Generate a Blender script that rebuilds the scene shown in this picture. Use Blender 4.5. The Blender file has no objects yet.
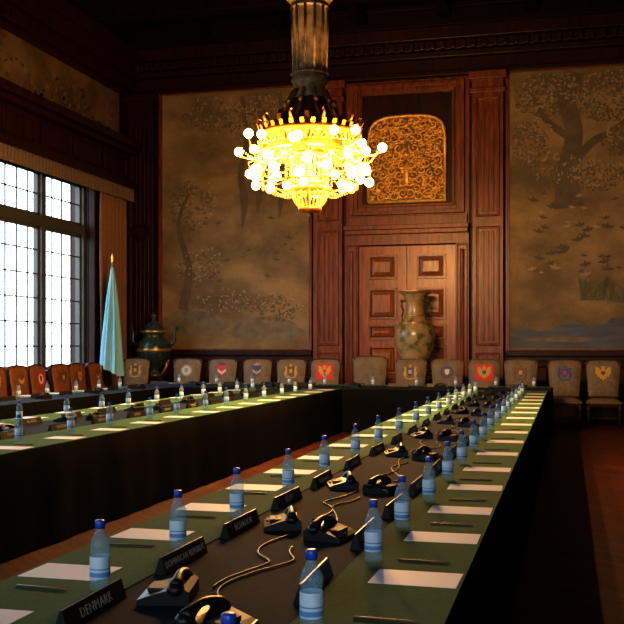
import bpy, math, random
from mathutils import Vector, Matrix
random.seed(7)
D=bpy.data; coll=bpy.context.scene.collection
PI=math.pi
# ------------------------------------------------------------------ materials
def newmat(name):
    m=D.materials.new(name); m.use_nodes=True
    nt=m.node_tree; b=nt.nodes['Principled BSDF']; return m,nt,b
def pm(name,col,rough=.5,metal=0.,emit=None,es=0.,spec=None,noise=0.,nscale=20.,bump=0.,coat=0.,stretch=None):
    m,nt,b=newmat(name)
    b.inputs['Base Color'].default_value=(*col,1); b.inputs['Roughness'].default_value=rough
    b.inputs['Metallic'].default_value=metal
    if spec is not None: b.inputs['Specular IOR Level'].default_value=spec
    if coat: b.inputs['Coat Weight'].default_value=coat; b.inputs['Coat Roughness'].default_value=.15
    if emit: b.inputs['Emission Color'].default_value=(*emit,1); b.inputs['Emission Strength'].default_value=es
    if noise or bump:
        tc=nt.nodes.new('ShaderNodeTexCoord'); mp=nt.nodes.new('ShaderNodeMapping')
        nt.links.new(tc.outputs['Object'],mp.inputs[0])
        if stretch: mp.inputs['Scale'].default_value=stretch
        n=nt.nodes.new('ShaderNodeTexNoise'); n.inputs['Scale'].default_value=nscale; n.inputs['Detail'].default_value=5
        nt.links.new(mp.outputs[0],n.inputs['Vector'])
        if noise:
            r=nt.nodes.new('ShaderNodeValToRGB')
            r.color_ramp.elements[0].position=.3; r.color_ramp.elements[1].position=.7
            r.color_ramp.elements[0].color=(*[c*(1-noise) for c in col],1)
            r.color_ramp.elements[1].color=(*[min(1,c*(1+noise)) for c in col],1)
            nt.links.new(n.outputs[0],r.inputs[0]); nt.links.new(r.outputs[0],b.inputs['Base Color'])
        if bump:
            bp=nt.nodes.new('ShaderNodeBump'); bp.inputs['Strength'].default_value=bump; bp.inputs['Distance'].default_value=.02
            nt.links.new(n.outputs[0],bp.inputs['Height']); nt.links.new(bp.outputs[0],b.inputs['Normal'])
    return m
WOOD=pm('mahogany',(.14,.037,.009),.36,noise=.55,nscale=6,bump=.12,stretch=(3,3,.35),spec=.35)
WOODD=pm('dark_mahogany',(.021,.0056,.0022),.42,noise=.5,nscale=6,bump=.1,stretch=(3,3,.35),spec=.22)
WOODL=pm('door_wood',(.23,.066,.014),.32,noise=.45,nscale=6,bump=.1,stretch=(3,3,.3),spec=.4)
GREEN=pm('green_cloth',(.055,.125,.050),.9,noise=.12,nscale=60,bump=.15,spec=.12)
BLACK=pm('black_cloth',(.005,.006,.007),.95,noise=.3,nscale=30,bump=.1,spec=.05)
NAVY=pm('dark_runner_cloth',(.011,.019,.030),.9,noise=.2,nscale=40,bump=.1,spec=.12)
PAPER=pm('paper',(.82,.80,.82),.6)
CAP=pm('bottle_cap_blue',(.02,.07,.42),.35)
LABEL=pm('bottle_label',(.55,.66,.76),.4)
LABEL2=pm('bottle_label_dark',(.10,.28,.55),.4)
PLAST=pm('console_plastic',(.008,.008,.009),.4,spec=.35)
GRILL=pm('console_grille',(.02,.02,.022),.5,bump=.6,nscale=200)
CABLE=pm('cable_rubber',(.04,.025,.016),.45)
PLATE=pm('plate_black',(.014,.012,.009),.4,spec=.3)
LETTER=pm('letter_silver',(.36,.34,.28),.4)
PENCIL=pm('pencil_dark',(.08,.04,.015),.4)
LEATH=pm('olive_upholstery',(.15,.115,.068),.65,noise=.2,nscale=12,bump=.1,spec=.3)
LEATHB=pm('tan_leather',(.17,.062,.024),.45,noise=.3,nscale=10,bump=.1)
BRASS=pm('brass',(.75,.5,.16),.3,metal=1)
GOLD=pm('chandelier_gold',(.60,.28,.04),.38,metal=.85)
GOLDD=pm('chandelier_dark_bronze',(.20,.085,.02),.4,metal=.8,noise=.3,nscale=18,bump=.3)
GOLDR=pm('carved_gilding',(.80,.43,.09),.42,metal=.5,noise=.35,nscale=14,bump=.5)
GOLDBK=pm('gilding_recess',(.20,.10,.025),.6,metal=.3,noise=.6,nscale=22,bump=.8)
STEM=pm('stem_patinated',(.20,.135,.065),.5,metal=.2,noise=.45,nscale=12,bump=.3)
GLOBE=pm('lamp_globe',(1,.8,.5),.3,emit=(1,.62,.20),es=9)
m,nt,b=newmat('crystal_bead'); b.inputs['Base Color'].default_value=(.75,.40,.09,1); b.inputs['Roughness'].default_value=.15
b.inputs['Emission Color'].default_value=(1,.45,.08,1); b.inputs['Emission Strength'].default_value=.25; CRYS=m  # faint warm emission painted into the beads in place of caught lamplight
CURT=pm('curtain_fabric',(.17,.085,.042),.85,noise=.2,nscale=30)
VAL=pm('valance_gauze',(.11,.075,.05),.85,noise=.25,nscale=50,stretch=(1,6,1))
FLAGM=pm('flag_light_blue',(.20,.48,.62),.7)
FRAME=pm('window_bronze',(.05,.055,.05),.45)
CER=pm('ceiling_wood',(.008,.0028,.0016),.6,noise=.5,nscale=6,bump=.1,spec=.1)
def transp(name,tint,fac,rough=.05,base=(1,1,1)):
    m=D.materials.new(name); m.use_nodes=True; nt=m.node_tree; b=nt.nodes['Principled BSDF']
    b.inputs['Base Color'].default_value=(*base,1); b.inputs['Roughness'].default_value=rough
    t=nt.nodes.new('ShaderNodeBsdfTransparent'); t.inputs[0].default_value=(*tint,1)
    mx=nt.nodes.new('ShaderNodeMixShader'); mx.inputs[0].default_value=fac
    nt.links.new(t.outputs[0],mx.inputs[1]); nt.links.new(b.outputs[0],mx.inputs[2])
    nt.links.new(mx.outputs[0],nt.nodes['Material Output'].inputs[0]); return m
PANE=transp('window_glass',(.95,.98,1),.06)
BOTT=transp('bottle_plastic',(.86,.94,.98),.22,.05,(.42,.60,.72))
m,nt,b=newmat('parquet_floor'); FLOOR=m
tc=nt.nodes.new('ShaderNodeTexCoord'); mp=nt.nodes.new('ShaderNodeMapping'); mp.inputs['Rotation'].default_value=(0,0,PI/4)
bk=nt.nodes.new('ShaderNodeTexBrick'); bk.inputs['Scale'].default_value=2.2; bk.inputs['Color1'].default_value=(.075,.017,.008,1)
bk.inputs['Color2'].default_value=(.035,.009,.005,1); bk.inputs['Mortar'].default_value=(.012,.004,.003,1); bk.inputs['Mortar Size'].default_value=.012
bk.inputs['Brick Width'].default_value=.9; bk.inputs['Row Height'].default_value=.2
nt.links.new(tc.outputs['Object'],mp.inputs[0]); nt.links.new(mp.outputs[0],bk.inputs[0]); nt.links.new(bk.outputs[0],b.inputs['Base Color'])
b.inputs['Roughness'].default_value=.6; b.inputs['Specular IOR Level'].default_value=.2
def silk(name,c1,c2,c3):
    m,nt,b=newmat(name)
    tc=nt.nodes.new('ShaderNodeTexCoord'); n=nt.nodes.new('ShaderNodeTexNoise'); n.inputs['Scale'].default_value=.9; n.inputs['Detail'].default_value=7
    n.inputs['Roughness'].default_value=.6
    mp=nt.nodes.new('ShaderNodeMapping'); mp.inputs['Scale'].default_value=(.8,1,1.3)
    nt.links.new(tc.outputs['Object'],mp.inputs[0]); nt.links.new(mp.outputs[0],n.inputs['Vector'])
    r=nt.nodes.new('ShaderNodeValToRGB'); e=r.color_ramp.elements; e[0].position=.35; e[0].color=(*c1,1); e[1].position=.62; e[1].color=(*c2,1)
    k=e.new(.5); k.color=(*c3,1)
    nt.links.new(n.outputs[0],r.inputs[0])
    w=nt.nodes.new('ShaderNodeTexNoise'); w.inputs['Scale'].default_value=120
    mx=nt.nodes.new('ShaderNodeMixRGB'); mx.blend_type='MULTIPLY'; mx.inputs[0].default_value=.25
    nt.links.new(r.outputs[0],mx.inputs[1]); nt.links.new(w.outputs[0],mx.inputs[2]); nt.links.new(mx.outputs[0],b.inputs['Base Color'])
    b.inputs['Roughness'].default_value=.6; b.inputs['Specular IOR Level'].default_value=.25; return m
SILK=silk('embroidered_silk',(.13,.095,.045),(.31,.215,.10),(.22,.155,.075))
SILK2=silk('frieze_silk',(.07,.045,.024),(.17,.11,.055),(.115,.075,.038))
T_TR=pm('thread_trunk',(.09,.07,.045),.7,noise=.25,nscale=5)
T_LF=pm('thread_leaf',(.095,.078,.042),.7)
T_LF2=pm('thread_leaf_pale',(.28,.21,.12),.7)
T_LF3=pm('thread_leaf_frieze',(.15,.10,.055),.7)
T_BD=pm('thread_bird',(.08,.062,.042),.7)
T_WA=pm('thread_water',(.06,.078,.10),.6,noise=.4,nscale=2.5,stretch=(.6,1,3))
T_RK=pm('thread_rock',(.145,.12,.075),.7,noise=.3,nscale=5)
T_RD=pm('thread_reed',(.09,.10,.045),.7)
# ------------------------------------------------------------------ mesh builder
class MB:
    def __init__(s): s.v=[];s.f=[];s.m=[];s.s=[]
    def add(s,vs,fs,mi=0,sm=False,M=None):
        o=len(s.v)
        for v in vs:
            v=Vector(v)
            if M is not None: v=M@v
            s.v.append(tuple(v))
        for f in fs: s.f.append([o+i for i in f]); s.m.append(mi); s.s.append(sm)
    def box(s,x0,x1,y0,y1,z0,z1,mi=0,M=None):
        s.add([(x0,y0,z0),(x1,y0,z0),(x1,y1,z0),(x0,y1,z0),(x0,y0,z1),(x1,y0,z1),(x1,y1,z1),(x0,y1,z1)],
              [(0,3,2,1),(4,5,6,7),(0,1,5,4),(1,2,6,5),(2,3,7,6),(3,0,4,7)],mi,False,M)
    def lathe(s,pr,n=16,mi=0,c=(0,0,0),sm=True,M=None,lobes=0,la=0):
        vs=[];fs=[]
        for r,z in pr:
            for i in range(n):
                a=2*PI*i/n; rr=r*(1+la*math.cos(lobes*a)) if lobes else r
                vs.append((c[0]+rr*math.cos(a),c[1]+rr*math.sin(a),c[2]+z))
        for j in range(len(pr)-1):
            for i in range(n):
                k=(i+1)%n; fs.append((j*n+i,j*n+k,(j+1)*n+k,(j+1)*n+i))
        s.add(vs,fs,mi,sm,M)
    def tube(s,pts,r,n=8,mi=0,M=None,cap=True):
        pts=[Vector(p) for p in pts]; vs=[];fs=[]; N=len(pts)
        up=Vector((0,0,1))
        for j,p in enumerate(pts):
            t=(pts[min(j+1,N-1)]-pts[max(j-1,0)]).normalized()
            u=t.cross(up)
            if u.length<.05: u=t.cross(Vector((0,1,0)))
            u.normalize(); w=t.cross(u)
            rr=r[j] if isinstance(r,(list,tuple)) else r
            for i in range(n):
                a=2*PI*i/n; vs.append(p+u*rr*math.cos(a)+w*rr*math.sin(a))
        for j in range(N-1):
            for i in range(n):
                k=(i+1)%n; fs.append((j*n+i,j*n+k,(j+1)*n+k,(j+1)*n+i))
        if cap: fs.append(tuple(range(n-1,-1,-1))); fs.append(tuple((N-1)*n+i for i in range(n)))
        s.add(vs,fs,mi,True,M)
    def ball(s,c,r,nu=10,nv=6,mi=0,sc=(1,1,1),M=None):
        vs=[];fs=[]
        for j in range(nv+1):
            t=PI*j/nv; 
            for i in range(nu):
                a=2*PI*i/nu; vs.append((c[0]+sc[0]*r*math.sin(t)*math.cos(a),c[1]+sc[1]*r*math.sin(t)*math.sin(a),c[2]-sc[2]*r*math.cos(t)))
        for j in range(nv):
            for i in range(nu):
                k=(i+1)%nu; fs.append((j*nu+i,j*nu+k,(j+1)*nu+k,(j+1)*nu+i))
        s.add(vs,fs,mi,True,M)
    def prism(s,poly,y0,y1,mi=0,M=None,sm=False):
        n=len(poly)
        vs=[(p[0],y0,p[1]) for p in poly]+[(p[0],y1,p[1]) for p in poly]
        fs=[tuple(range(n)),tuple(range(2*n-1,n-1,-1))]+[(i,i+n,(i+1)%n+n,(i+1)%n) for i in range(n)]
        s.add(vs,fs,mi,sm,M)
    def flat(s,poly,y,mi=0,M=None):
        s.add([(p[0],y,p[1]) for p in poly],[tuple(range(len(poly)))],mi,False,M)
    def frame(s,x0,x1,z0,z1,y,w,d,mi=0,M=None):
        for k,(ww,dd) in enumerate(((w,d),(w*.5,d*1.5))):
            s.box(x0,x0+ww,y-dd,y,z0,z1,mi,M); s.box(x1-ww,x1,y-dd,y,z0,z1,mi,M)
            s.box(x0+ww,x1-ww,y-dd,y,z1-ww,z1,mi,M); s.box(x0+ww,x1-ww,y-dd,y,z0,z0+ww,mi,M)
    def raised(s,x0,x1,z0,z1,y,d,b,mi=0,M=None):
        s.add([(x0,y,z0),(x1,y,z0),(x1,y,z1),(x0,y,z1),(x0+b,y-d,z0+b),(x1-b,y-d,z0+b),(x1-b,y-d,z1-b),(x0+b,y-d,z1-b)],
              [(4,5,6,7),(0,1,5,4),(1,2,6,5),(2,3,7,6),(3,0,4,7)],mi,False,M)
    def mesh(s,name,mats):
        me=D.meshes.new(name); me.from_pydata(s.v,[],s.f)
        for m in mats: me.materials.append(m)
        me.polygons.foreach_set('material_index',s.m); me.polygons.foreach_set('use_smooth',s.s); me.update(); return me
    def obj(s,name,mats,loc=(0,0,0),rz=0,bevel=0,parent=None):
        o=D.objects.new(name,s.mesh(name,mats)); coll.objects.link(o); o.location=loc; o.rotation_euler[2]=rz
        if bevel:
            bm=o.modifiers.new('bevel','BEVEL'); bm.width=bevel; bm.segments=2; bm.limit_method='ANGLE'
        if parent: o.parent=parent
        return o
def inst(name,me,loc,rz=0,parent=None,bevel=0):
    o=D.objects.new(name,me); coll.objects.link(o); o.location=loc; o.rotation_euler[2]=rz
    if parent: o.parent=parent
    return o
# ------------------------------------------------------------------ room
XL,XR,YW,YB,ZC=-9.65,3.07,21.0,-3.0,8.5
CX=-3.29
f=MB(); f.box(XL-.4,XR+.4,YB-.4,YW+.4,-.2,0); f.obj('floor',[FLOOR])
c=MB(); c.box(XL-.4,XR+.4,YB-.4,YW+.4,ZC,ZC+.2,0)
for y in [YW-.35-2.05*i for i in range(12)]:
    c.box(XL,XR,y-.18,y+.18,ZC-.45,ZC,0); c.box(XL,XR,y-.26,y+.26,ZC-.12,ZC,0)
for x in [XL+.3+1.73*i for i in range(8)]:
    c.box(x-.12,x+.12,YB,YW,ZC-.32,ZC,0)
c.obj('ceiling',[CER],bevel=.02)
w=MB(); w.box(XL-.4,XR+.4,YW,YW+.4,0,ZC,0); 
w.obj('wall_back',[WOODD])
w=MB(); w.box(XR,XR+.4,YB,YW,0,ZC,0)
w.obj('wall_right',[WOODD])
fill_wins=[(-7.4,-4.0),(-1.6,1.8)]  # unseen windows behind the camera, added to brighten the near bottles and papers
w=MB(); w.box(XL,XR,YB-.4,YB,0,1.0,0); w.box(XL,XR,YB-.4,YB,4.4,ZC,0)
xs=[XL]+[v for a in fill_wins for v in a]+[XR]
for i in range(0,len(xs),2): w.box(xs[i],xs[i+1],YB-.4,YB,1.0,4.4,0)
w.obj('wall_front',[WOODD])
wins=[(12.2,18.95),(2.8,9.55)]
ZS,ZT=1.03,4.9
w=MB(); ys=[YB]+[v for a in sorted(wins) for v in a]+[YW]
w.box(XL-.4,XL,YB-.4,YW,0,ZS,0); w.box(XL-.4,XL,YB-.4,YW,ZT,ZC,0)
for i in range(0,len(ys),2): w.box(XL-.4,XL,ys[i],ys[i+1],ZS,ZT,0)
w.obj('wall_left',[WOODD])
def window(name,L,z0,z1,nl,loc,rz):
    b=MB(); zt=z0+(z1-z0)*.735; lw=L/nl
    b.box(0,L,-.1,.12,z0-.08,z0,1); b.box(0,L,-.05,.1,z1-.07,z1,1)
    b.box(0,L,-.08,.1,zt-.09,zt+.09,0)
    for i in range(nl+1):
        x=i*lw; h=.08 
        b.box(max(0,x-h),min(L,x+h),-.09,.1,z0,z1,0)
    for i in range(nl):
        xa,xb=i*lw+.08,(i+1)*lw-.08
        for (za,zb,nr) in ((z0,zt-.09,6),(zt+.09,z1-.07,2)):
            b.box(xa,xa+.06,-.03,.03,za,zb,0); b.box(xb-.06,xb,-.03,.03,za,zb,0)
            b.box(xa,xb,-.03,.03,za,za+.06,0); b.box(xa,xb,-.03,.03,zb-.06,zb,0)
            for k in range(1,4):
                x=xa+(xb-xa)*k/4; b.box(x-.015,x+.015,-.012,.012,za,zb,0)
            for k in range(1,nr):
                z=za+(zb-za)*k/nr; b.box(xa,xb,-.012,.012,z-.013,z+.013,0)
    b.add([(0,0,z0),(L,0,z0),(L,0,z1),(0,0,z1)],[(0,1,2,3)],2)
    o=b.obj(name,[FRAME,WOODD,PANE],loc,rz); return o
def portal(loc,rot,sx,sy):
    l=D.lights.new('window_daylight','AREA'); l.shape='RECTANGLE'; l.size=sx; l.size_y=sy
    l.cycles.is_portal=True
    o=D.objects.new('window_daylight',l); coll.objects.link(o); o.location=loc; o.rotation_euler=rot
for i,(a,bb) in enumerate(wins):
    window('window_%d'%(i+1),bb-a,ZS,ZT,4,(XL-.15,a,0),PI/2)
    portal((XL-.3,(a+bb)/2,(ZS+ZT)/2),(0,-PI/2,0),ZT-ZS,bb-a)
for i,(a,bb) in enumerate(fill_wins):  # added windows for front light, with their portals
    window('window_%d'%(i+3),bb-a,1.0,4.4,2,(bb,YB-.15,0),PI)
    portal(((a+bb)/2,YB-.3,2.7),(PI/2,0,0),bb-a,3.4)
t=MB()
for (z0,z1,d) in ((4.95,5.15,.28),(5.15,5.75,.12),(5.75,5.86,.3),(5.86,6.02,.42),(7.08,7.2,.12),(7.2,7.45,.2),(7.45,7.75,.34),(7.75,8.0,.5)):
    t.box(XL,XL+d,YB,YW,z0,z1,0)
t.box(XL,XL+.12,YB,YW,0,.25,0); t.box(XL,XL+.16,YB,YW,.92,1.03,0)
for a,bb in wins:
    t.box(XL,XL+.16,a-.12,a,0,4.95,0); t.box(XL,XL+.16,bb,bb+.12,0,4.95,0)
y=YB+.3
while y<YW-1.2:
    t.box(XL+.12,XL+.16,y,y+1.1,5.24,5.28,0); t.box(XL+.12,XL+.16,y,y+1.1,5.62,5.66,0); t.box(XL+.12,XL+.16,y,y+.04,5.28,5.62,0); t.box(XL+.12,XL+.16,y+1.06,y+1.1,5.28,5.62,0)
    y+=1.3
t.box(XL,XL+.3,10.3,11.2,0,7.1,0)
t.box(XL,XL+.3,.5,1.6,0,7.1,0)
t.obj('trim_window_wall',[WOODD],bevel=.02)
fr=MB()
for (a,bb) in ((11.3,20.4),(1.7,10.2)):
    fr.add([(XL+.02,a,6.05),(XL+.02,bb,6.05),(XL+.02,bb,7.07),(XL+.02,a,7.07)],[(0,1,2,3)],0)
    for k in range(500):
        y=random.uniform(a+.1,bb-.1); z=6.15+.8*random.random()*abs(math.sin(y*1.3)); s_=random.uniform(.015,.045); an=random.random()*PI
        p=[(math.cos(an)*s_*2,math.sin(an)*s_*2),(-math.sin(an)*s_,math.cos(an)*s_),(-math.cos(an)*s_*2,-math.sin(an)*s_*2),(math.sin(an)*s_,-math.cos(an)*s_)]
        fr.add([(XL+.024,y+q[0],z+q[1]) for q in p],[(0,1,2,3)],1 if k%2 else 2)
fr.obj('wallpaper_frieze',[SILK2,T_LF,T_LF3])
def pleat(name,x,y0,y1,z0,z1,amp,per,mt):
    b=MB(); n=int(abs(y1-y0)/per*10)+2; vs=[];fs=[]; nz=6
    for j in range(nz+1):
        z=z0+(z1-z0)*j/nz
        for i in range(n):
            y=y0+(y1-y0)*i/(n-1); o=amp*math.sin(2*PI*(y-y0)/per+.4*math.sin(z*1.3))*(1-.25*j/nz)
            vs.append((x+o,y,z))
    for j in range(nz):
        for i in range(n-1): fs.append((j*n+i,j*n+i+1,(j+1)*n+i+1,(j+1)*n+i))
    b.add(vs,fs,0,True); o=b.obj(name,[mt])
    sm=o.modifiers.new('thick','SOLIDIFY'); sm.thickness=.012; return o
pleat('window_curtain',XL+.25,19.0,20.3,.03,4.92,.055,.19,CURT)
pleat('window_curtain',XL+.25,9.55,10.25,.03,4.92,.055,.19,CURT)
pleat('window_valance',XL+.36,11.25,20.4,4.66,4.94,.02,.12,VAL)
pleat('window_valance',XL+.36,1.65,10.25,4.66,4.94,.02,.12,VAL)
# back wall trims ---------------------------------------------------------
t=MB()
for (xa,xb) in ((XL,-5.36),(-1.22,XR)):
    t.box(xa,xb,YW-.1,YW,0,.3,0)
    t.box(xa,xb,YW-.05,YW,.3,1.3,0); t.box(xa,xb,YW-.14,YW,1.28,1.4,0)
x=XL+.7
while x<XR-.8:
    if not (-6.3<x<-1.2): t.frame(x,x+.85,.4,1.2,YW-.05,.06,.03,0); t.raised(x+.12,x+.73,.52,1.08,YW-.05,.03,.05,0)
    x+=.98
for (z0,z1,d) in ((7.14,7.24,.12),(7.24,7.5,.06),(7.5,7.62,.2),(7.62,7.8,.32),(7.8,8.1,.46),(8.1,8.5,.2)):
    t.box(XL,XR,YW-d,YW,z0,z1,0)
for i in range(60):
    xx=XL+.1+i*.212; t.box(xx,xx+.1,YW-.4,YW,7.62,7.78,0)
t.obj('trim_back_wall',[WOODD],bevel=.015)
def pil(x0,x1,name,mt):
    b=MB(); y=YW; d=.2
    b.box(x0,x1,y-d,y,0,7.14,0)
    b.box(x0-.05,x1+.05,y-d-.06,y,0,.5,0); b.box(x0-.04,x1+.04,y-d-.05,y,6.7,6.8,0); b.box(x0-.07,x1+.07,y-d-.09,y,6.98,7.14,0)
    ww=x1-x0; 
    for (z0,z1) in ((.6,1.35),(1.5,3.95),(4.15,6.6)):
        b.frame(x0+.08,x1-.08,z0,z1,y-d,.05,.03,0)
        for k in range(3):
            xx=x0+.17+(ww-.34)*(k+.5)/3; b.box(xx-.03,xx+.03,y-d-.025,y-d,z0+.1,z1-.1,0)
    b.obj(name,[mt],bevel=.012)
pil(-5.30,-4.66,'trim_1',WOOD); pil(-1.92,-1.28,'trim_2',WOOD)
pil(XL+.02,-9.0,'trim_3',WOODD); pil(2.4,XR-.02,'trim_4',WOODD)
b=MB(); y=YW
DX0,DX1=-4.32,-2.26
b.box(-4.6,-1.98,y-.08,y,4.02,7.1,0)
for (x0,x1) in ((-4.6,DX0),(DX1,-1.98)):
    b.box(x0,x1,y-.2,y,0,3.62,0); b.frame(x0+.03,x1-.03,.5,3.6,y-.2,.03,.02,0)
    b.raised(x0+.09,x1-.09,.6,3.5,y-.2,.03,.04,0)
b.box(-4.6,-1.98,y-.2,y,3.62,3.84,0)
b.box(-4.58,-2.0,y-.32,y,3.84,3.93,0); b.box(-4.6,-1.98,y-.38,y,3.93,4.02,0); b.box(-4.56,-2.02,y-.22,y,4.02,4.22,0)
b.frame(-4.5,-2.08,4.26,7.02,y-.08,.16,.07,0)
b.frame(-4.30,-2.28,4.42,6.86,y-.08,.06,.05,0)
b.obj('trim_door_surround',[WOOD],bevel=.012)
b=MB(); b.box(-4.24,-2.34,YW-.095,YW-.08,4.48,6.80,0); b.obj('trim_overdoor_recess',[WOODD])
def door(x0,x1,name):
    b=MB(); y=YW-.02; b.box(x0,x1,y-.07,y,.02,3.6,0); y-=.02
    px0,px1=x0+.2,x1-.2
    for (z0,z1) in ((.2,.75),(.9,1.5),(1.62,1.95),(2.05,2.72),(2.9,3.42)):
        b.frame(px0,px1,z0,z1,y-.05,.05,.035,0); b.box(px0+.05,px1-.05,y-.055,y-.05,z0+.05,z1-.05,1)
        b.raised(px0+.08,px1-.08,z0+.08,z1-.08,y-.055,.035,.07,0)
    sx=x1-.08 if x0<-4 else x0+.08
    b.lathe([(0,0),(.025,0),(.025,.03),(.012,.04),(.03,.07),(.03,.09),(0,.1)],10,2,M=Matrix.Translation((sx,y-.05,1.12))@Matrix.Rotation(PI/2,4,'X'))
    b.obj(name,[WOODL,WOODD,BRASS],bevel=.008)
door(DX0+.005,CX-.005,'door_1'); door(CX+.005,DX1-.005,'door_2')
# gilded carved overdoor panel
b=MB(); gx0,gx1,gz0,gz1=-4.09,-2.48,4.53,6.32; gw=(gx1-gx0)/2; gc=(gx0+gx1)/2
pts=[(gx0,gz0),(gx1,gz0),(gx1,5.85)]
for i in range(1,14):
    a=PI*i/14; pts.append((gc+gw*(abs(math.cos(a))**.6)*(1 if math.cos(a)>0 else -1), 5.85+(gz1-5.85)*math.sin(a)**.7))
pts.append((gx0,5.85))
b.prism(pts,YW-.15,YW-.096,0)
out=[(p[0],YW-.17,p[1]) for p in pts]+[(pts[0][0],YW-.17,pts[0][1])]
b.tube(out,.04,8,1)
def spiral(cx,cz,r,turn,dirn,ph,th):
    ps=[];rs=[]
    for k in range(20):
        u=k/19; rr=r*(1-u*.85); a=ph+dirn*turn*2*PI*u; ps.append((cx+rr*math.cos(a),YW-.165-.03*u,cz+rr*math.sin(a))); rs.append(th*(1-.45*u))
    return ps,rs
random.seed(3)
spots=[]
for kk in range(3000):
    if len(spots)>=60: break
    dx=random.uniform(.06,.76); z=random.uniform(4.6,6.25); r=random.uniform(.05,.13)
    zt=5.85+(gz1-5.85)*(max(0,1-(dx/gw)**3))**.5
    if z+r*.8>zt or dx+r*.7>gw: continue
    if all((dx-a)**2+(z-b_)**2>(.72*(r+c_))**2 for a,b_,c_ in spots): spots.append((dx,z,r))
for (dx,z,r) in spots:
    ph=random.random()*6
    for sg in (1,-1):
        ps,rs=spiral(gc+sg*dx,z,r,1.3,sg,ph if sg>0 else PI-ph,.026); b.tube(ps,rs,6,1)
        for k in range(4):
            a=random.random()*6.28; q=(gc+sg*(dx+r*1.0*math.cos(a)),YW-.155,min(z+r*1.0*math.sin(a),gz1-.1))
            b.ball(q,.03,6,4,1,(1.3,.6,.8))
b.ball((gc,YW-.16,5.1),.10,10,8,1,(.8,.5,2.6)); b.ball((gc,YW-.18,5.5),.08,10,8,1); b.ball((gc,YW-.16,6.12),.07,8,6,1)
b.obj('gilded_overdoor_carving',[GOLDBK,GOLDR])
# tapestries ---------------------------------------------------------------
def leafs(b,cx,cz,rx,rz,n,mi,x0,x1,z0,z1,yy,sz=(.02,.05)):
    for k in range(n):
        a=random.random()*2*PI; r=math.sqrt(random.random()); x=cx+rx*r*math.cos(a); z=cz+rz*r*math.sin(a)
        if not (x0+.08<x<x1-.08 and z0+.08<z<z1-.08): continue
        s_=random.uniform(*sz); an=random.random()*PI; yk=yy-.00001*k
        b.add([(x+math.cos(an)*s_,yk,z+math.sin(an)*s_),(x-math.sin(an)*s_*.5,yk,z+math.cos(an)*s_*.5),(x-math.cos(an)*s_,yk,z-math.sin(an)*s_),(x+math.sin(an)*s_*.5,yk,z-math.cos(an)*s_*.5)],[(0,1,2,3)],mi)
rk=[0]
def ribbon(b,pts,ws,mi,yy):
    rk[0]=(rk[0]+1)%60; yy-=.00006*rk[0]
    P=[];W=[]
    for i in range(len(pts)-1):
        p0=pts[max(i-1,0)];p1=pts[i];p2=pts[i+1];p3=pts[min(i+2,len(pts)-1)]
        for k in range(6):
            t_=k/6; f_=lambda a,b_,c_,d_:.5*((2*b_)+(-a+c_)*t_+(2*a-5*b_+4*c_-d_)*t_*t_+(-a+3*b_-3*c_+d_)*t_**3)
            P.append((f_(p0[0],p1[0],p2[0],p3[0]),f_(p0[1],p1[1],p2[1],p3[1]))); W.append(ws[i]+(ws[i+1]-ws[i])*t_)
    P.append(pts[-1]); W.append(ws[-1]); L=[];R=[]
    for i,p in enumerate(P):
        q=P[min(i+1,len(P)-1)]; o=P[max(i-1,0)]; dx,dz=q[0]-o[0],q[1]-o[1]; l=math.hypot(dx,dz) or 1
        L.append((p[0]-dz/l*W[i],p[1]+dx/l*W[i])); R.append((p[0]+dz/l*W[i],p[1]-dx/l*W[i]))
    for i in range(len(P)-1): b.add([(L[i][0],yy,L[i][1]),(R[i][0],yy,R[i][1]),(R[i+1][0],yy,R[i+1][1]),(L[i+1][0],yy,L[i+1][1])],[(0,1,2,3)],mi)
def bird(b,x,z,s_,mi,yy,fl=1):
    P=[(-1,0),(-.5,.25),(-.1,.3),(.1,.9),(.35,.35),(.6,.4),(.85,.55),(1.15,.45),(.9,.3),(.7,.05),(.2,-.25),(-.4,-.2)]
    b.flat([(x+fl*p[0]*s_,z+p[1]*s_) for p in P],yy,mi)
def blob(b,cx,cz,rx,rz,mi,yy,n=24,x0=-99,x1=99):
    ph=random.random()*6
    b.flat([(min(max(cx+rx*math.cos(2*PI*i/n)*(1+.12*math.sin(5*2*PI*i/n+ph)),x0),x1),cz+rz*math.sin(2*PI*i/n)*(1+.2*math.sin(3*2*PI*i/n+ph))) for i in range(n)],yy,mi)
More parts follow.
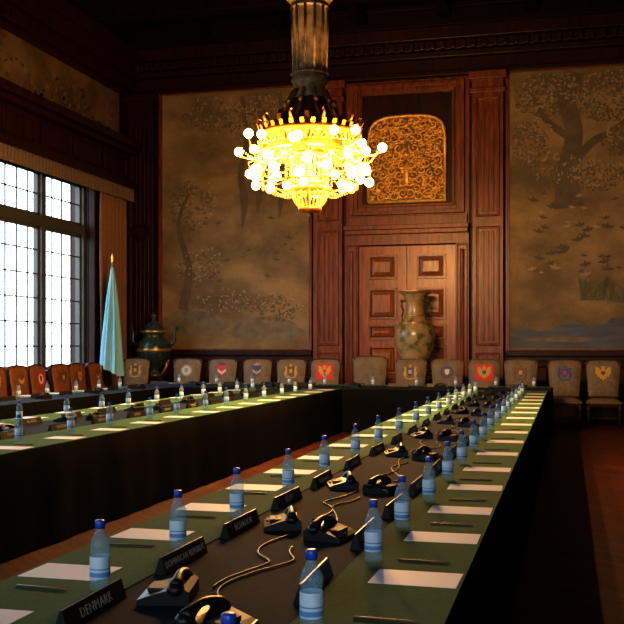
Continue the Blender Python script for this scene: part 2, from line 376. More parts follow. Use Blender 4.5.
def tapestry(x0,x1,kind):
    b=MB(); z0,z1=1.42,7.12; y=YW-.04
    b.box(x0,x1,y,YW,z0,z1,0)
    b.frame(x0-.06,x1+.06,z0-.06,z1+.06,YW-.02,.07,.05,1)
    e=iter([y-.005*k for k in range(1,60)])
    if kind=='R':
        yy=next(e)
        n=24; b.add([(x0+.02,yy,z0+.02),(x1-.02,yy,z0+.02)]+[(x1-.02-(x1-x0-.04)*i/n,yy,z0+.72-.35*i/n+.07*math.sin(i*.9)+.03*math.sin(i*2.7)) for i in range(n+1)],[tuple(range(n+3))],6)
        yy=next(e)
        blob(b,x1-.9,2.5,1.0,.14,7,yy,x1=x1-.03); blob(b,x0+1.0,1.62,.7,.05,7,yy)
        yy=next(e)
        ribbon(b,[(x0+1.2,4.3),(x0+1.15,5.0),(x0+1.3,5.8),(x0+1.15,6.5),(x0+1.3,7.05)],[.30,.2,.17,.17,.2],2,yy)
        ribbon(b,[(x0+1.2,5.1),(x0+1.65,5.6),(x0+2.1,5.85),(x0+2.9,6.5)],[.11,.08,.06,.04],2,yy)
        ribbon(b,[(x0+1.25,5.7),(x0+.75,6.1),(x0+.4,6.8)],[.09,.06,.03],2,yy)
        yy=next(e)
        for (cx,cz,rx,rz,n) in ((.7,6.6,.6,.45,420),(2.0,6.5,.7,.5,420),(2.4,5.6,.6,.35,300),(.4,5.6,.4,.5,200),(2.9,6.7,.5,.35,250),(.9,5.0,.6,.3,160),(1.7,4.9,.6,.3,200)):
            leafs(b,x0+cx,cz,rx,rz,n,3,x0,x1,z0,z1,yy); leafs(b,x0+cx+.1,cz+.1,rx,rz,n//3,4,x0,x1,z0,z1,yy-.004)
        yy=next(e);yy=next(e)
        for k in range(50):
            bird(b,random.uniform(x0+.25,x1-.3),random.uniform(3.2,4.6) if k%3 else random.uniform(2.9,3.3),random.uniform(.06,.13),5 if k%4 else 4,yy-.0001*k,random.choice((1,-1)))
        for k in range(50):
            xx=random.uniform(x0+1.4,x0+2.6); ht=random.uniform(.2,.5); dx=random.uniform(-.3,.3)
            ribbon(b,[(xx,2.42),(xx+dx*.4,2.42+ht*.6),(xx+dx,2.42+ht)],[.012,.009,.002],8,yy-.006)
    else:
        yy=next(e)
        blob(b,x0+.8,2.0,.75,.3,7,yy,x0=x0+.03); blob(b,x1-1.0,1.85,.85,.25,7,yy,x1=x1-.03)
        yy=next(e)
        for (xx,zt) in ((1.9,5.6),(2.25,5.9),(2.75,5.8),(3.05,6.2)):
            ribbon(b,[(x0+xx,zt-1.5),(x0+xx+.05,zt-.9),(x0+xx-.04,zt-.3),(x0+xx+.1,zt+.3),(x0+xx+.0,7.0)],[.02,.09,.07,.06,.05],2,yy)
        ribbon(b,[(x0+.5,2.3),(x0+.65,3.2),(x0+.4,4.2),(x0+.7,5.0)],[.12,.08,.05,.02],2,yy)
        yy=next(e)
        for (cx,cz,rx,rz,n) in ((2.4,6.4,.9,.5,420),(1.2,6.6,.7,.35,200),(2.9,5.3,.35,.7,160),(.7,4.6,.5,.6,180),(.9,3.2,.5,.4,140),(1.5,2.4,.8,.25,160),(2.7,2.3,.5,.3,150)):
            leafs(b,x0+cx,cz,rx,rz,n,3,x0,x1,z0,z1,yy); leafs(b,x0+cx+.1,cz+.1,rx,rz,n//3,4,x0,x1,z0,z1,yy-.004)
        yy=next(e);yy=next(e)
        for k in range(12): bird(b,random.uniform(x0+.5,x1-.3),random.uniform(2.6,4.4),random.uniform(.05,.10),5,yy-.0003*k,random.choice((1,-1)))
    b.obj('wall_tapestry',[SILK,WOOD,T_TR,T_LF,T_LF2,T_BD,T_WA,T_RK,T_RD])
random.seed(11)
tapestry(-8.85,-5.42,'L'); tapestry(-1.18,2.3,'R')
# ------------------------------------------------------------------ tables
ZTAB=.75
def table(name,x0,x1,y0,y1,strips,along='y'):
    b=MB()
    for (a,c_,mi) in strips:
        if along=='y': b.box(a,c_,y0,y1,ZTAB-.02,ZTAB+(.004 if mi==0 else 0),mi)
        else: b.box(x0,x1,a,c_,ZTAB-.02,ZTAB+(.004 if mi==0 else 0),mi)
    per=[(x0,y0,x1,y0,0,-1),(x1,y0,x1,y1,1,0),(x1,y1,x0,y1,0,1),(x0,y1,x0,y0,-1,0)]
    for (ax,ay,bx,by,nx,ny) in per:
        L=math.hypot(bx-ax,by-ay); n=max(8,int(L/.05)); vs=[];fs=[]; zs=[ZTAB-.001,ZTAB-.03,.5,.25,.015]
        for j,z in enumerate(zs):
            for i in range(n+1):
                u=i/n; d=L*u; e=min(1,min(d,L-d)/.1); o=.006*min(j,1)+e*(.004*j)*(math.sin(d*5.1)+.6*math.sin(d*11.3+1))*.6+.004*j
                vs.append((ax+(bx-ax)*u+nx*o,ay+(by-ay)*u+ny*o,z))
        for j in range(len(zs)-1):
            for i in range(n): fs.append((j*(n+1)+i,j*(n+1)+i+1,(j+1)*(n+1)+i+1,(j+1)*(n+1)+i))
        b.add(vs,fs,1,True)
    return b.obj(name,[GREEN,BLACK,NAVY])
RX0,RX1=-1.76,-.325
table('conference_table',RX0,RX1,1.5,16.85,[(RX0,-1.33,0),(-1.33,-.73,2),(-.73,RX1,0)])
LX0,LX1=-5.55,-3.8
table('conference_table',LX0,LX1,3.0,16.85,[(LX0,-5.05,0),(-5.05,-4.38,2),(-4.38,LX1,0)])
table('conference_table',-7.95,-6.9,4.0,16.85,[(-7.95,-7.55,0),(-7.55,-6.9,2)])
table('conference_table',-7.95,RX1+.05,16.9,18.7,[(16.9,18.3,2),(18.3,18.7,0)],'x')
b=MB()
b.lathe([(0,.002),(.026,.0),(.0315,.006),(.032,.03),(.0305,.042),(.0305,.118),(.032,.125),(.031,.143),(.024,.162),(.015,.18),(.0125,.186),(.0125,.196)],16,0)
b.lathe([(.0312,.038),(.0316,.040),(.0316,.104),(.0312,.106)],16,1)
b.lathe([(.0320,.044),(.0320,.058)],16,2)
b.lathe([(.0320,.066),(.0320,.070)],16,2)
b.lathe([(.0125,.190),(.0155,.190),(.0155,.213),(.013,.216),(0,.216)],14,3)
BOT=b.mesh('water_bottle',[BOTT,LABEL,LABEL2,CAP])
b=MB(); b.box(-.14,.14,-.10,.10,0,.0015,0); PAP=b.mesh('paper_sheet',[PAPER])
b=MB(); b.tube([(-.09,0,.005),(.078,0,.005),(.088,0,.005),(.095,0,.005)],[.0042,.0042,.0025,.0006],6,0); PEN=b.mesh('pencil',[PENCIL])
b=MB()
prof=[(-.085,0),(.085,0),(.085,.045),(.065,.06),(.03,.056),(-.06,.028),(-.085,.018)]
M=Matrix.Rotation(PI/2,4,'Z')
b.prism(prof,-.105,.105,0,M=M)
ps=[(-.09+.18*i/10, .04, .058+.030*math.sin(PI*i/10)) for i in range(11)]
b.tube(ps,[.026,.024,.019,.016,.014,.014,.014,.016,.019,.024,.026],10,0)
b.ball((-.09,.04,.052),.031,12,8,0,(1,1,.8)); b.ball((.09,.04,.052),.031,12,8,0,(1,1,.8))
b.box(-.05,.05,-.06,.0,.03,.046,1)
for k in range(4): b.box(-.085+.02*k,-.072+.02*k,-.075,-.066,.02,.030,1)
CON=b.mesh('conference_microphone',[PLAST,GRILL]); CON.transform(Matrix.Diagonal((.92,.9,.85,1)))
b=MB(); b.prism([(-.022,0),(.022,0),(.003,.058),(-.003,.058)],-.19,.19,0); 
PL=b.mesh('name_plate',[PLATE])
countries=['DENMARK','DOMINICAN REPUBLIC','ECUADOR','EGYPT','EL SALVADOR','ESTONIA','FINLAND','FRANCE','GEORGIA','GERMANY','GREECE','HUNGARY','ICELAND','INDIA','IRELAND','ITALY','JAPAN','JORDAN','KENYA','LATVIA']
countries2=['CHILE','CHINA','COLOMBIA','COSTA RICA','CROATIA','CUBA','CYPRUS','CZECH REPUBLIC','CANADA','BULGARIA','BRAZIL','BOLIVIA','BELGIUM','BELARUS','AUSTRIA','AUSTRALIA','ARGENTINA','ALBANIA','YEMEN','ZAMBIA']
tcache={}
def textmesh(s_):
    if s_ in tcache: return tcache[s_]
    cu=D.curves.new('t','FONT'); cu.body=s_; cu.size=.040 if len(s_)<10 else .031; cu.align_x='CENTER'; cu.align_y='CENTER'; cu.extrude=.0006; cu.resolution_u=2; cu.space_character=1.12
    o=D.objects.new('t',cu); coll.objects.link(o); bpy.context.view_layer.update()
    me=D.meshes.new_from_object(o.evaluated_get(bpy.context.evaluated_depsgraph_get())); D.objects.remove(o)
    me.materials.clear(); me.materials.append(LETTER); me.name='lettering'; tcache[s_]=me; return me
tilt=math.atan2(.019,.058)
def plate(x,y,txt,rz=0,z=ZTAB+.001):
    o=inst('name_plate',PL,(x,y,z),rz)
    if txt:
        for sg in (1,-1):
            l=D.objects.new('lettering',textmesh(txt)); coll.objects.link(l); l.parent=o
            R=Matrix.Rotation(PI/2 if sg>0 else -PI/2,4,'Z')@Matrix.Rotation(PI/2-tilt,4,'X')
            l.matrix_local=Matrix.Translation((sg*.0138,0,.028))@R
    return o
def J(a): return random.uniform(-a,a)
Zt=ZTAB+.004
Lb=[2.28,2.83,3.48,4.17,5.0,5.80,6.70,7.58,8.5,9.5,10.4,11.3,12.2,13.1,14.0,14.9,15.8]
Rb=[1.91,2.56,3.44,4.10,4.82,5.62,6.38,7.25,8.05,9.0,9.9,10.8,11.7,12.6,13.5,14.4,15.3]
for i,y in enumerate(Lb): inst('water_bottle',BOT,(-1.408+J(.008)-(.05 if i==0 else 0),y,Zt),J(3))
for y in Rb: inst('water_bottle',BOT,(-.658+J(.008),y,Zt),J(3))
for y in [2.45]+[3.03+.68*i for i in range(5)]+[6.5+.85*i for i in range(12)]:
    inst('paper_sheet',PAP,(-1.605,y,Zt),J(.02)); inst('pencil',PEN,(-1.58+J(.02),y-.24+J(.03),Zt),J(.12))
for y in [2.45,3.22,3.93,4.6,5.35,6.15,7.05]+[7.95+.87*i for i in range(10)]:
    inst('paper_sheet',PAP,(-.476,y,Zt),J(.02)); inst('pencil',PEN,(-.49+J(.02),y+.27+J(.03),Zt),J(.12))
for i,y in enumerate([2.58,3.26,3.9,4.6,5.3]+[6.1+.83*k for k in range(12)]):
    plate(-1.300,y,countries[i] if i<12 else None,J(.03))
for i,y in enumerate([2.25,3.02,3.82,4.5,5.2]+[6.0+.85*k for k in range(12)]):
    plate(-.765,y,countries2[i] if i<12 else None,J(.03))
mics=[2.7,3.95,5.2,6.75,8.2,9.6,11.0,12.4,13.8,15.2]
for i,y in enumerate(mics):
    inst('conference_microphone',CON,(-1.16+J(.01),y+.08+J(.08),ZTAB+.001),-PI/2+J(.15)+.2)
    inst('conference_microphone',CON,(-.91+J(.01),y-.15+J(.06),ZTAB+.001),PI/2+J(.15)-.2)
def cable(p,q,wig,seedk):
    random.seed(seedk); n=40; ph=random.random()*6; ph2=random.random()*6; k1=random.uniform(.7,1.2); pts=[]
    for i in range(n+1):
        u=i/n; e=math.sin(PI*u); x=p[0]+(q[0]-p[0])*u+e*wig*math.sin(k1*2*PI*u+ph); y=p[1]+(q[1]-p[1])*u+e*wig*.8*math.cos(k1*2*PI*u*1.2+ph2)
        pts.append((x,y,ZTAB+.005))
    b=MB(); b.tube(pts,.0036,6,0); b.obj('microphone_cable',[CABLE])
for i in range(len(mics)-4):
    cable((-1.07,mics[i]+.24),(-1.07,mics[i+1]-.09),.07,20+i); cable((-.98,mics[i]+.02),(-1.0,mics[i+1]-.34),.08,50+i)
random.seed(5)
for i in range(15):
    y=5.4+.82*i
    if y>16.6: break
    inst('water_bottle',BOT,(-4.17+J(.02),y+J(.05),Zt),0); inst('water_bottle',BOT,(-5.21+J(.01),y+.2+J(.1),Zt),0)
    inst('paper_sheet',PAP,(-3.97,y+.35,Zt),J(.04)); inst('paper_sheet',PAP,(-5.40,y-.15,Zt),J(.02))
    inst('pencil',PEN,(-4.0,y+.58,Zt),J(.2))
    plate(-4.43,y+.3,countries[(i+5)%20] if i<8 else None,J(.04)); plate(-5.0,y-.05,countries2[(i+9)%20] if i<6 else None,J(.04))
    if i%2==0:
        inst('conference_microphone',CON,(-4.62,y+.6,ZTAB+.001),PI/2+J(.2)); inst('conference_microphone',CON,(-4.85,y+.35,ZTAB+.001),-PI/2+J(.2))
    if y>7.5:
        inst('water_bottle',BOT,(-7.59+J(.01),y+J(.1),Zt),0); plate(-7.45,y+.3,None,J(.04)); inst('paper_sheet',PAP,(-7.78,y-.25,Zt),J(.04))
        if i%2: inst('conference_microphone',CON,(-7.2,y,ZTAB+.001),-PI/2+J(.3))
xs=[-7.69,-6.92,-6.18,-5.44,-4.75,-3.82,-3.0,-2.29,-1.56,-.89]
for i,x in enumerate(xs):
    inst('water_bottle',BOT,(x+.3,18.36+J(.04),Zt),0)
    inst('paper_sheet',PAP,(x,18.5,Zt),PI/2+J(.04)); plate(x,18.1,None,PI/2+J(.05))
    if i%2: inst('conference_microphone',CON,(x+.1,17.7,ZTAB+.001),PI+J(.3))
# ------------------------------------------------------------------ chairs
def chairmesh(nm,up):
    b=MB()
    def outline(hb,ht,z0,z1,rc,cu):
        P=[(-hb,z0),(hb,z0)]
        for i in range(7):
            a=PI/2*i/6; P.append((ht-rc+rc*math.cos(a),z1-rc+rc*math.sin(a)))
        for i in range(1,6): x=(ht-rc)*(1-2*i/6); P.append((x,z1+cu*(1-(x/(ht-rc))**2)))
        for i in range(7):
            a=PI/2+PI/2*i/6; P.append((-ht+rc+rc*math.cos(a),z1-rc+rc*math.sin(a)))
        return P
    T=Matrix.Translation((0,.24,.45))@Matrix.Rotation(-.13,4,'X')@Matrix.Translation((0,0,-.45))
    b.prism(outline(.25,.30,.50,1.17,.07,.02),0,.06,1,M=T)
    n=12; vs=[];fs=[]
    for j in range(n+1):
        t=-1+2*j/n
        for i in range(n+1):
            s_=-1+2*i/n; hw=.235+.045*(t+1)/2; z=.52+.63*(t+1)/2
            if t>.6: hw-=.05*((t-.6)/.4)**2.5
            vs.append((s_*hw,-.005-.045*(1-s_**6)*(1-t**6),z+ (.015*(1-s_*s_) if t>.8 else 0)))
    for j in range(n):
        for i in range(n): q=j*(n+1)+i; fs.append((q,q+1,q+n+2,q+n+1))
    b.add(vs,fs,0,True,T)
    b.add([(v[0],.065+(-v[1]-.005)*.4,v[2]) for v in vs],[tuple(reversed(f_)) for f_ in fs],0,True,T)
    for j in range(0,19):
        z=.54+.58*j/18; hw=.24+.042*j/18
        for sg in (-1,1): b.ball((sg*hw,-.008,z),.008,5,3,2,M=T)
    for sg in (-1,1):
        b.tube([T@Vector((sg*.25,.03,.5)),Vector((sg*.255,.23,.44)),Vector((sg*.26,.25,.2)),Vector((sg*.265,.30,0))],[.028,.03,.026,.02],8,1)
        b.tube([(sg*.255,-.25,.42),(sg*.258,-.25,.3),(sg*.25,-.245,.12),(sg*.25,-.25,0)],[.03,.034,.022,.026],8,1)
        b.box(sg*.255-.02,sg*.255+.02,-.24,.24,.36,.44,1); b.box(sg*.25-.015,sg*.25+.015,-.24,.26,.13,.16,1)
    b.box(-.25,.25,-.27,-.23,.36,.44,1); b.box(-.25,.25,.22,.25,.36,.44,1); b.box(-.25,.25,-.015,.015,.13,.16,1)
    n=10; vs=[];fs=[]
    for j in range(n+1):
        t=-1+2*j/n
        for i in range(n+1):
            s_=-1+2*i/n; vs.append((s_*.285,.0+t*.275,.435+.065*(1-s_**6)*(1-t**6)))
    for j in range(n):
        for i in range(n): q=j*(n+1)+i; fs.append((q,q+1,q+n+2,q+n+1))
    b.add(vs,fs,0,True); b.box(-.285,.285,-.275,.275,.415,.44,0)
    me=b.mesh(nm,[up,WOODD,BRASS]); return me
CH=chairmesh('conference_chair',LEATH); CHB=chairmesh('conference_chair',LEATHB)
ec={}
def em(c_):
    k=tuple(c_)
    if k not in ec: ec[k]=pm('embroidery_%d'%len(ec),c_,.6)
    return ec[k]
GO=(.45,.27,.05);RE=(.5,.012,.008);WH=(.5,.48,.42);BL=(.02,.05,.22);BR=(.10,.05,.03);GR=(.25,.25,.22)
def circ(cx,cz,r,n=14,sx=1,sz=1): return [(cx+r*sx*math.cos(2*PI*i/n),cz+r*sz*math.sin(2*PI*i/n)) for i in range(n)]
def shield(cx,cz,w,h): return [(cx-w,cz+h),(cx,cz+h*.9),(cx+w,cz+h),(cx+w,cz-.1*h),(cx+w*.6,cz-.65*h),(cx,cz-h),(cx-w*.6,cz-.65*h),(cx-w,cz-.1*h)]
EAG=[(0,.09),(.015,.1),(.03,.085),(.02,.06),(.035,.04),(.05,.075),(.1,.09),(.095,.04),(.1,0),(.075,-.02),(.07,-.05),(.04,-.045),(.045,-.08),(.02,-.07),(0,-.1)]
EAG=EAG+[(-x,z) for x,z in reversed(EAG[1:-1])]
T=Matrix.Translation((0,.24,.45))@Matrix.Rotation(-.13,4,'X')@Matrix.Translation((0,0,-.45))
def emblem(ch,kind,c1,c2,c3):
    b=MB(); zc=.93; y=-.054
    if kind=='sq':
        b.flat([(-.16,zc-.15),(.16,zc-.15),(.16,zc+.15),(-.16,zc+.15)],y,0); b.flat([(x*1.2,z*1.2+zc) for x,z in EAG],y-.002,1); b.flat(shield(0,zc,.035,.04),y-.004,2)
    elif kind=='shield':
        b.flat(shield(0,zc,.085,.11),y,0); b.flat([(-.085,zc+.04),(0,zc-.02),(.085,zc+.04),(.085,zc-.01),(0,zc-.075),(-.085,zc-.01)],y-.002,1)
        b.flat([(-.06,zc+.115),(-.07,zc+.16),(-.035,zc+.135),(0,zc+.17),(.035,zc+.135),(.07,zc+.16),(.06,zc+.115)],y,2)
    elif kind=='round':
        b.flat(circ(0,zc,.12),y,0); b.flat(circ(0,zc,.085),y-.002,1); b.flat(shield(0,zc,.04,.055),y-.004,2)
    elif kind=='arms':
        b.flat(shield(0,zc,.06,.085),y,0); b.flat([(-.03,zc+.04),(.03,zc+.04),(.03,zc-.03),(-.03,zc-.03)],y-.002,1)
        for sg in (-1,1): b.flat([(sg*.07,zc-.09),(sg*.11,zc-.09),(sg*.13,zc-.02),(sg*.10,zc+.03),(sg*.12,zc+.09),(sg*.08,zc+.1),(sg*.07,zc+.02)],y,2)
        b.flat([(-.1,zc-.1),(0,zc-.12),(.1,zc-.1),(.1,zc-.125),(0,zc-.145),(-.1,zc-.125)],y,2); b.flat(circ(0,zc+.115,.028,10),y,2)
    elif kind=='eagle':
        b.flat([(x*1.35,z*1.35+zc) for x,z in EAG],y,0); b.flat(shield(0,zc,.035,.04),y-.002,1)
    me=b.mesh('emblem',[em(c1),em(c2),em(c3)]); me.transform(T)
    o=D.objects.new('emblem',me); coll.objects.link(o); o.parent=ch
bc=[(-8.84,'arms',BR,GO,GO),(-7.69,'round',GR,WH,GR),(-6.92,'shield',RE,WH,BL),(-6.18,'shield',BL,GO,GO),(-5.44,'arms',BR,GO,GO),(-4.75,'sq',RE,GO,RE),(-3.82,None,0,0,0),(-3.0,'arms',BL,GO,GO),(-2.29,'round',BL,BR,WH),(-1.56,'sq',RE,GO,BL),(-.89,'arms',BR,GO,BR),(-.06,'arms',BL,RE,BL),(.64,'eagle',GO,BR,GO),(1.5,'arms',BL,GO,GO)]
for x,k,a,b_,c_ in bc:
    ch=inst('conference_chair',CH,(x,19.3+J(.05),0),J(.05)); sc=1.08 if k else 1.22; ch.scale=(sc,1,1.05 if k else 1.1)
    if k: emblem(ch,k,a,b_,c_)
for i in range(15):
    y=8.6+.68*i
    if y>18: break
    ch=inst('conference_chair',CHB,(-8.45+J(.04),y,0),PI/2+J(.08))
    k=['arms','shield','round','eagle'][i%4]; emblem(ch,k,[GO,BR,RE,BR][i%4],[RE,GO,WH,GO][i%4],BR)
# ------------------------------------------------------------------ chandelier
def chandelier(cx,cy):
    b=MB(); c0=(cx,cy,0)
    # patinated shaft
    pr=[(.05,4.45),(.16,4.5),(.22,4.56),(.18,4.66),(.2,4.72),(.235,4.78),(.20,4.84),(.205,4.9),(.225,5.6),(.215,5.7),(.27,5.78),(.27,5.88),(.215,5.93),(.20,6.4),(.24,6.46),(.20,6.52),(.17,7.3),(.22,7.4),(.32,7.6),(.22,7.8),(.22,ZC)]
    b.lathe(pr,24,1,c0)
    for i in range(12):
        a=2*PI*i/12
        for (za,zb,ra,rb) in ((4.86,5.68,.205,.226),(5.95,6.4,.215,.205)):
            p=lambda r_,z_: (cx+r_*math.cos(a),cy+r_*math.sin(a),z_)
            b.tube([p(ra,za),p((ra+rb)/2,(za+zb)/2),p(rb,zb)],.02,6,1)
    for z_ in (4.86,5.68): b.lathe([(.215,z_-.02),(.245,z_),(.215,z_+.02)],24,1,c0)
    for i in range(10):
        a=2*PI*i/10; b.ball((cx+.28*math.cos(a),cy+.28*math.sin(a),5.83),.03,6,5,1)
    # dark bronze domed canopy with ribs and scrolls
    b.lathe([(.20,4.58),(.24,4.50),(.29,4.38),(.38,4.27),(.50,4.19),(.57,4.14)],40,4,c0,lobes=10,la=.03)
    for i in range(10):
        a=2*PI*i/10+.2
        R=Matrix.Translation(c0)@Matrix.Rotation(a,4,'Z')
        b.tube([(.20,0,4.66),(.27,0,4.52),(.33,0,4.38),(.43,0,4.28),(.55,0,4.20),(.62,0,4.20),(.66,0,4.26),(.64,0,4.32),(.60,0,4.30)],[.022,.024,.024,.022,.02,.018,.016,.014,.01],7,0,R)
        b.ball((.30,0,4.50),.034,7,5,0,(1,1,1.3),R)
        R2=Matrix.Translation(c0)@Matrix.Rotation(a+PI/10,4,'Z')
        b.prism([(.50,4.17),(.60,4.15),(.585,4.28),(.55,4.34),(.52,4.27)],-.03,.03,4,R2)
    # pierced gold drum
    b.lathe([(.30,4.20),(.58,4.16),(.63,4.13),(.645,4.09),(.61,4.06),(.61,3.94),(.64,3.91),(.64,3.87),(.60,3.84),(.56,3.88),(.54,4.08)],48,0,c0)
    for i in range(30):
        a=2*PI*i/30
        R=Matrix.Translation(c0)@Matrix.Rotation(a,4,'Z')
        b.tube([(.625,-.045,3.95),(.64,-.02,4.02),(.64,.02,4.02),(.625,.045,3.95)],.010,5,0,R)
        b.ball((.625,0,3.965),.018,6,4,0,M=R)
        b.prism([(.61,4.10),(.65,4.19),(.62,4.17)],-.025,.025,0,R)
        b.ball((.625,0,3.83),.020,6,5,0,M=R)
    # globes and arms
    rings=[(8,.90,3.97,.1),(14,.74,3.57,.31),(8,.50,3.50,.1),(9,.70,3.99,.5),(8,.68,3.74,.2)]
    for (n,r,z,ph) in rings:
        for i in range(n):
            a=2*PI*i/n+ph; R=Matrix.Translation(c0)@Matrix.Rotation(a,4,'Z')
            zz=z+(.05 if i%2 else -.04)
            if r>.8: b.tube([(.6,0,3.90),(.68,0,3.83),(.78,0,3.84),(.87,0,3.87),(r,0,zz-.06)],[.014,.012,.011,.011,.01],6,0,R)
            elif r>.6 and z>3.9: b.tube([(.58,0,3.92),(r-.02,0,zz-.09),(r,0,zz-.05)],.01,6,0,R)
            else: b.tube([(min(r,.56),0,3.86),(r+.02,0,zz+.14),(r,0,zz+.06)],[.007,.006,.007],5,0,R)
            b.ball((r,0,zz),.058,10,7,2,M=R)
    def beads(p,q,sag,n,rr=.012):
        for i in range(n+1):
            u=i/n; x=p[0]+(q[0]-p[0])*u; y=p[1]+(q[1]-p[1])*u; z=p[2]+(q[2]-p[2])*u-sag*4*u*(1-u); b.ball((x,y,z),rr,5,4,3)
    P_=lambda r,a,z:(cx+r*math.cos(a),cy+r*math.sin(a),z)
    for i in range(14):
        a=2*PI*i/14; a2=2*PI*(i+1)/14
        beads(P_(.63,a,3.83),P_(.63,a2,3.83),.10,10)
        beads(P_(.63,a,3.83),P_(.63,a2,3.83),.19,13)
        beads(P_(.63,a,3.83),P_(.60,a,3.50),0,11)
        beads(P_(.60,a,3.50),P_(.22,a,3.40),.08,12)
        beads(P_(.60,a,3.50),P_(.60,a2,3.50),.07,9)
        if i%2==0: beads(P_(.86,a+.05,3.91),P_(.63,a2,3.80),.09,12)
    b.lathe([(.585,3.51),(.61,3.50),(.585,3.49),(.57,3.50),(.585,3.51)],36,0,c0)
    # central crystal lantern
    b.lathe([(.20,3.90),(.25,3.87),(.25,3.83),(.2,3.80)],24,0,c0); b.lathe([(.21,3.50),(.245,3.47),(.245,3.42),(.21,3.39)],24,0,c0)
    b.tube([(cx,cy,4.35),(cx,cy,3.4)],.02,8,0)
    for i in range(24):
        a=2*PI*i/24
        beads(P_(.225,a,3.82),P_(.225,a,3.50),0,14,.014)
        for k in range(8): 
            u=k/7; b.ball(P_(.215-.09*u*u,a,3.38-.17*u),.013,5,4,3)
    b.lathe([(.13,3.23),(.15,3.21),(.14,3.17),(.06,3.15),(0,3.14)],16,0,c0)
    b.ball((cx,cy,3.12),.03,8,6,0)
    ch=b.obj('chandelier',[GOLD,STEM,GLOBE,CRYS,GOLDD])
    for i in range(8):  # point lights added in open space between the globes to boost chandelier output
        a=2*PI*i/8+.4; l=D.lights.new('chandelier_bulb','POINT'); l.energy=300; l.color=(1,.52,.18); l.shadow_soft_size=.04
        o=D.objects.new('chandelier_bulb',l); coll.objects.link(o); o.location=(cx+.82*math.cos(a),cy+.82*math.sin(a),3.72); o.parent=ch
chandelier(-3.10,12.0)
# ------------------------------------------------------------------ vases
m,nt,bb=newmat('vase_porcelain')
tc=nt.nodes.new('ShaderNodeTexCoord'); vo=nt.nodes.new('ShaderNodeTexNoise'); vo.inputs['Scale'].default_value=4.5; vo.inputs['Detail'].default_value=4
r=nt.nodes.new('ShaderNodeValToRGB'); e=r.color_ramp.elements; e[0].position=.0; e[0].color=(.05,.07,.04,1); e[1].position=1; e[1].color=(.30,.09,.03,1)
for p,c_ in ((.38,(.09,.10,.055)),(.46,(.24,.19,.10)),(.57,(.30,.23,.12)),(.63,(.32,.19,.06))): k=e.new(p); k.color=(*c_,1)
nt.links.new(tc.outputs['Object'],vo.inputs['Vector']); nt.links.new(vo.outputs[0],r.inputs[0]); nt.links.new(r.outputs[0],bb.inputs['Base Color']); bb.inputs['Roughness'].default_value=.25
PORC=m
VG=pm('vase_green_glaze',(.05,.08,.045),.25,noise=.4,nscale=15); VGo=pm('vase_gilt',(.5,.33,.1),.3,metal=.7)
b=MB(); z0=.9
b.lathe([(0,0),(.24,0),(.27,.03),(.24,.09),(.25,.14),(.30,.3),(.38,.55),(.42,.78),(.41,.9),(.34,1.02),(.24,1.12),(.19,1.22),(.175,1.35),(.19,1.48),(.24,1.6),(.31,1.67),(.32,1.70),(.29,1.7),(.2,1.55)],40,0)
for (z,r_) in ((.1,.252),(1.05,.315),(1.2,.205),(1.45,.19)): b.lathe([(r_-.01,z-.015),(r_+.015,z),(r_-.01,z+.02)],40,2)
b.lathe([(.30,1.65),(.325,1.68),(.325,1.70)],40,2); b.lathe([(.256,.12),(.292,.25),(.312,.3)],40,1)
for sg in (-1,1):
    b.tube([(sg*.19,0,1.5),(sg*.26,0,1.5),(sg*.28,0,1.40),(sg*.24,0,1.3),(sg*.27,0,1.2),(sg*.26,0,1.1)],[.022,.026,.023,.022,.022,.026],8,1)
    b.ball((sg*.27,0,1.5),.036,8,6,1)
b.obj('floor_vase',[PORC,VG,VGo],(-3.0,20.15,z0))
b=MB(); b.box(-.36,.36,-.36,.36,0,.08,0); b.box(-.3,.3,-.3,.3,.08,.8,0); b.box(-.34,.34,-.34,.34,.8,.9,0); b.frame(-.26,.26,.14,.74,-.3,.04,.02,0); b.obj('vase_pedestal',[WOODD],(-3.0,20.15,0),bevel=.01)
UR=pm('cloisonne_teal',(.04,.07,.065),.28,metal=.35,noise=.7,nscale=18,bump=.2)
b=MB()
b.lathe([(0,0),(.2,0),(.22,.04),(.13,.1),(.11,.16),(.2,.24),(.34,.4),(.38,.58),(.34,.74),(.24,.84),(.22,.9),(.27,.96),(.28,1.0),(.22,1.04),(.2,1.1),(.12,1.18),(.05,1.22),(.04,1.27),(.07,1.31),(.05,1.37),(0,1.4)],32,0)
b.lathe([(.375,.55),(.395,.58),(.375,.61)],32,1); b.lathe([(.27,.95),(.3,.98),(.27,1.01)],32,1)
for sg in (-1,1):
    b.tube([(sg*.32,0,.72),(sg*.42,0,.70),(sg*.5,0,.8),(sg*.48,0,.95),(sg*.52,0,1.05),(sg*.58,0,1.07)],[.03,.035,.032,.03,.035,.02],8,0)
    b.ball((sg*.53,0,1.06),.05,8,6,0)
for i in range(3):
    a=2*PI*i/3+.5; b.tube([(.16*math.cos(a),.16*math.sin(a),.02),(.26*math.cos(a),.26*math.sin(a),.2),(.3*math.cos(a),.3*math.sin(a),.38)],[.04,.03,.05],8,1)
b.obj('cloisonne_urn',[UR,VGo],(-8.72,20.2,.82))
b=MB(); b.box(-.33,.33,-.33,.33,.74,.82,0); b.box(-.31,.31,-.31,.31,0,.06,0)
for sx in (-1,1):
    for sy in (-1,1): b.box(sx*.27-.04,sx*.27+.04,sy*.27-.04,sy*.27+.04,.06,.74,0)
b.box(-.25,.25,-.25,.25,.62,.74,0); b.obj('urn_stand',[WOODD],(-8.72,20.2,0),bevel=.01)
b=MB()
b.lathe([(0,0),(.2,0),(.2,.03),(.06,.06),(.03,.1)],20,0); b.tube([(0,0,.05),(0,0,3.2)],.018,8,0)
b.lathe([(.018,3.18),(.03,3.2),(.02,3.23),(.035,3.28),(.0,3.4)],8,0)
n=60; nz=16; V=[];F=[]
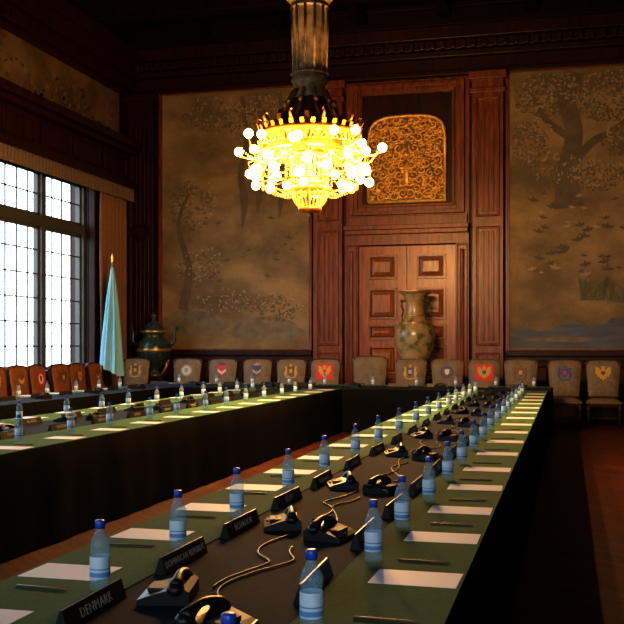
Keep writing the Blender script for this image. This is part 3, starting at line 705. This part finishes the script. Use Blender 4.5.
for j in range(nz+1):
    t=j/nz; z=3.1-2.1*t; rad=.03+.20*t**.8
    for i in range(n):
        a=2*PI*i/n; rr=rad*(1+.32*math.sin(7*a+1.5*t)*min(1,t*3))
        V.append((rr*math.cos(a)*.85,rr*math.sin(a)*1.0,z-.12*math.cos(a)*t))
for j in range(nz):
    for i in range(n): k=(i+1)%n; F.append((j*n+i,j*n+k,(j+1)*n+k,(j+1)*n+i))
b.add(V,F,1,True); b.obj('flag_on_pole',[BRASS,FLAGM],(-9.0,18.75,0))
# ------------------------------------------------------------------ outside
g=MB(); g.box(-80,XL-.5,-40,70,-3.4,-3.2,0); g.obj('ground_lawn',[pm('lawn',(.10,.14,.06),.9,noise=.4,nscale=2)])
BRK=pm('facade_brick',(.35,.25,.2),.8,noise=.2,nscale=3); WN=pm('facade_window',(.12,.14,.17),.2); WT=pm('facade_stone',(.6,.58,.52),.8)
b=MB(); X=-52
b.box(X-8,X,0,55,-3.2,9,0); b.prism([(X-8.5,9),(X+.5,9),(X-4,13)],-.5,55.5,1)
for k in range(14):
    for z in (-1.5,2.2,5.6): b.box(X,X+.12,1.5+k*3.9,3.9+k*3.9,z,z+2.2,2); b.box(X+.1,X+.2,1.5+k*3.9,1.7+k*3.9,z,z+2.2,3);b.box(X+.1,X+.2,2.6+k*3.9,2.75+k*3.9,z,z+2.2,3)
b.obj('neighbouring_building',[BRK,WN,WN,WT])
TRK=pm('bark',(.1,.07,.05),.9); FOL=pm('foliage',(.09,.13,.06),.9,noise=.5,nscale=3,bump=.5)
random.seed(2)
for (x,y,h) in ((-30,24,8),(-34,33,9),(-28,40,7),(-26,12,7.5)):
    b=MB(); b.tube([(0,0,0),(.1,0,h*.3),(0,.1,h*.6)],[.3,.22,.12],8,0)
    for k in range(26):
        a=random.random()*6.28; r_=random.random()*h*.28; b.ball((r_*math.cos(a),r_*math.sin(a),h*(.45+.5*random.random())),random.uniform(.6,1.2),8,6,1)
    b.obj('tree',[TRK,FOL],(x,y,-3.2))
wd=D.worlds.new('World'); bpy.context.scene.world=wd; wd.use_nodes=True; nt=wd.node_tree; bg=nt.nodes['Background']
bg.inputs[0].default_value=(.74,.87,1,1); bg.inputs[1].default_value=7.0
cam=D.cameras.new('camera'); co=D.objects.new('camera',cam); coll.objects.link(co)
co.location=(0,0,1.51); co.rotation_euler=(PI/2,0,math.radians(14.36)); cam.sensor_width=36; cam.lens=57.7; cam.shift_y=.0529; cam.clip_end=300
bpy.context.scene.camera=co
vs_=bpy.context.scene.view_settings
vs_.view_transform='Standard'; vs_.exposure=0
try: vs_.look='Medium High Contrast'
except Exception as ex: print('no look',ex)
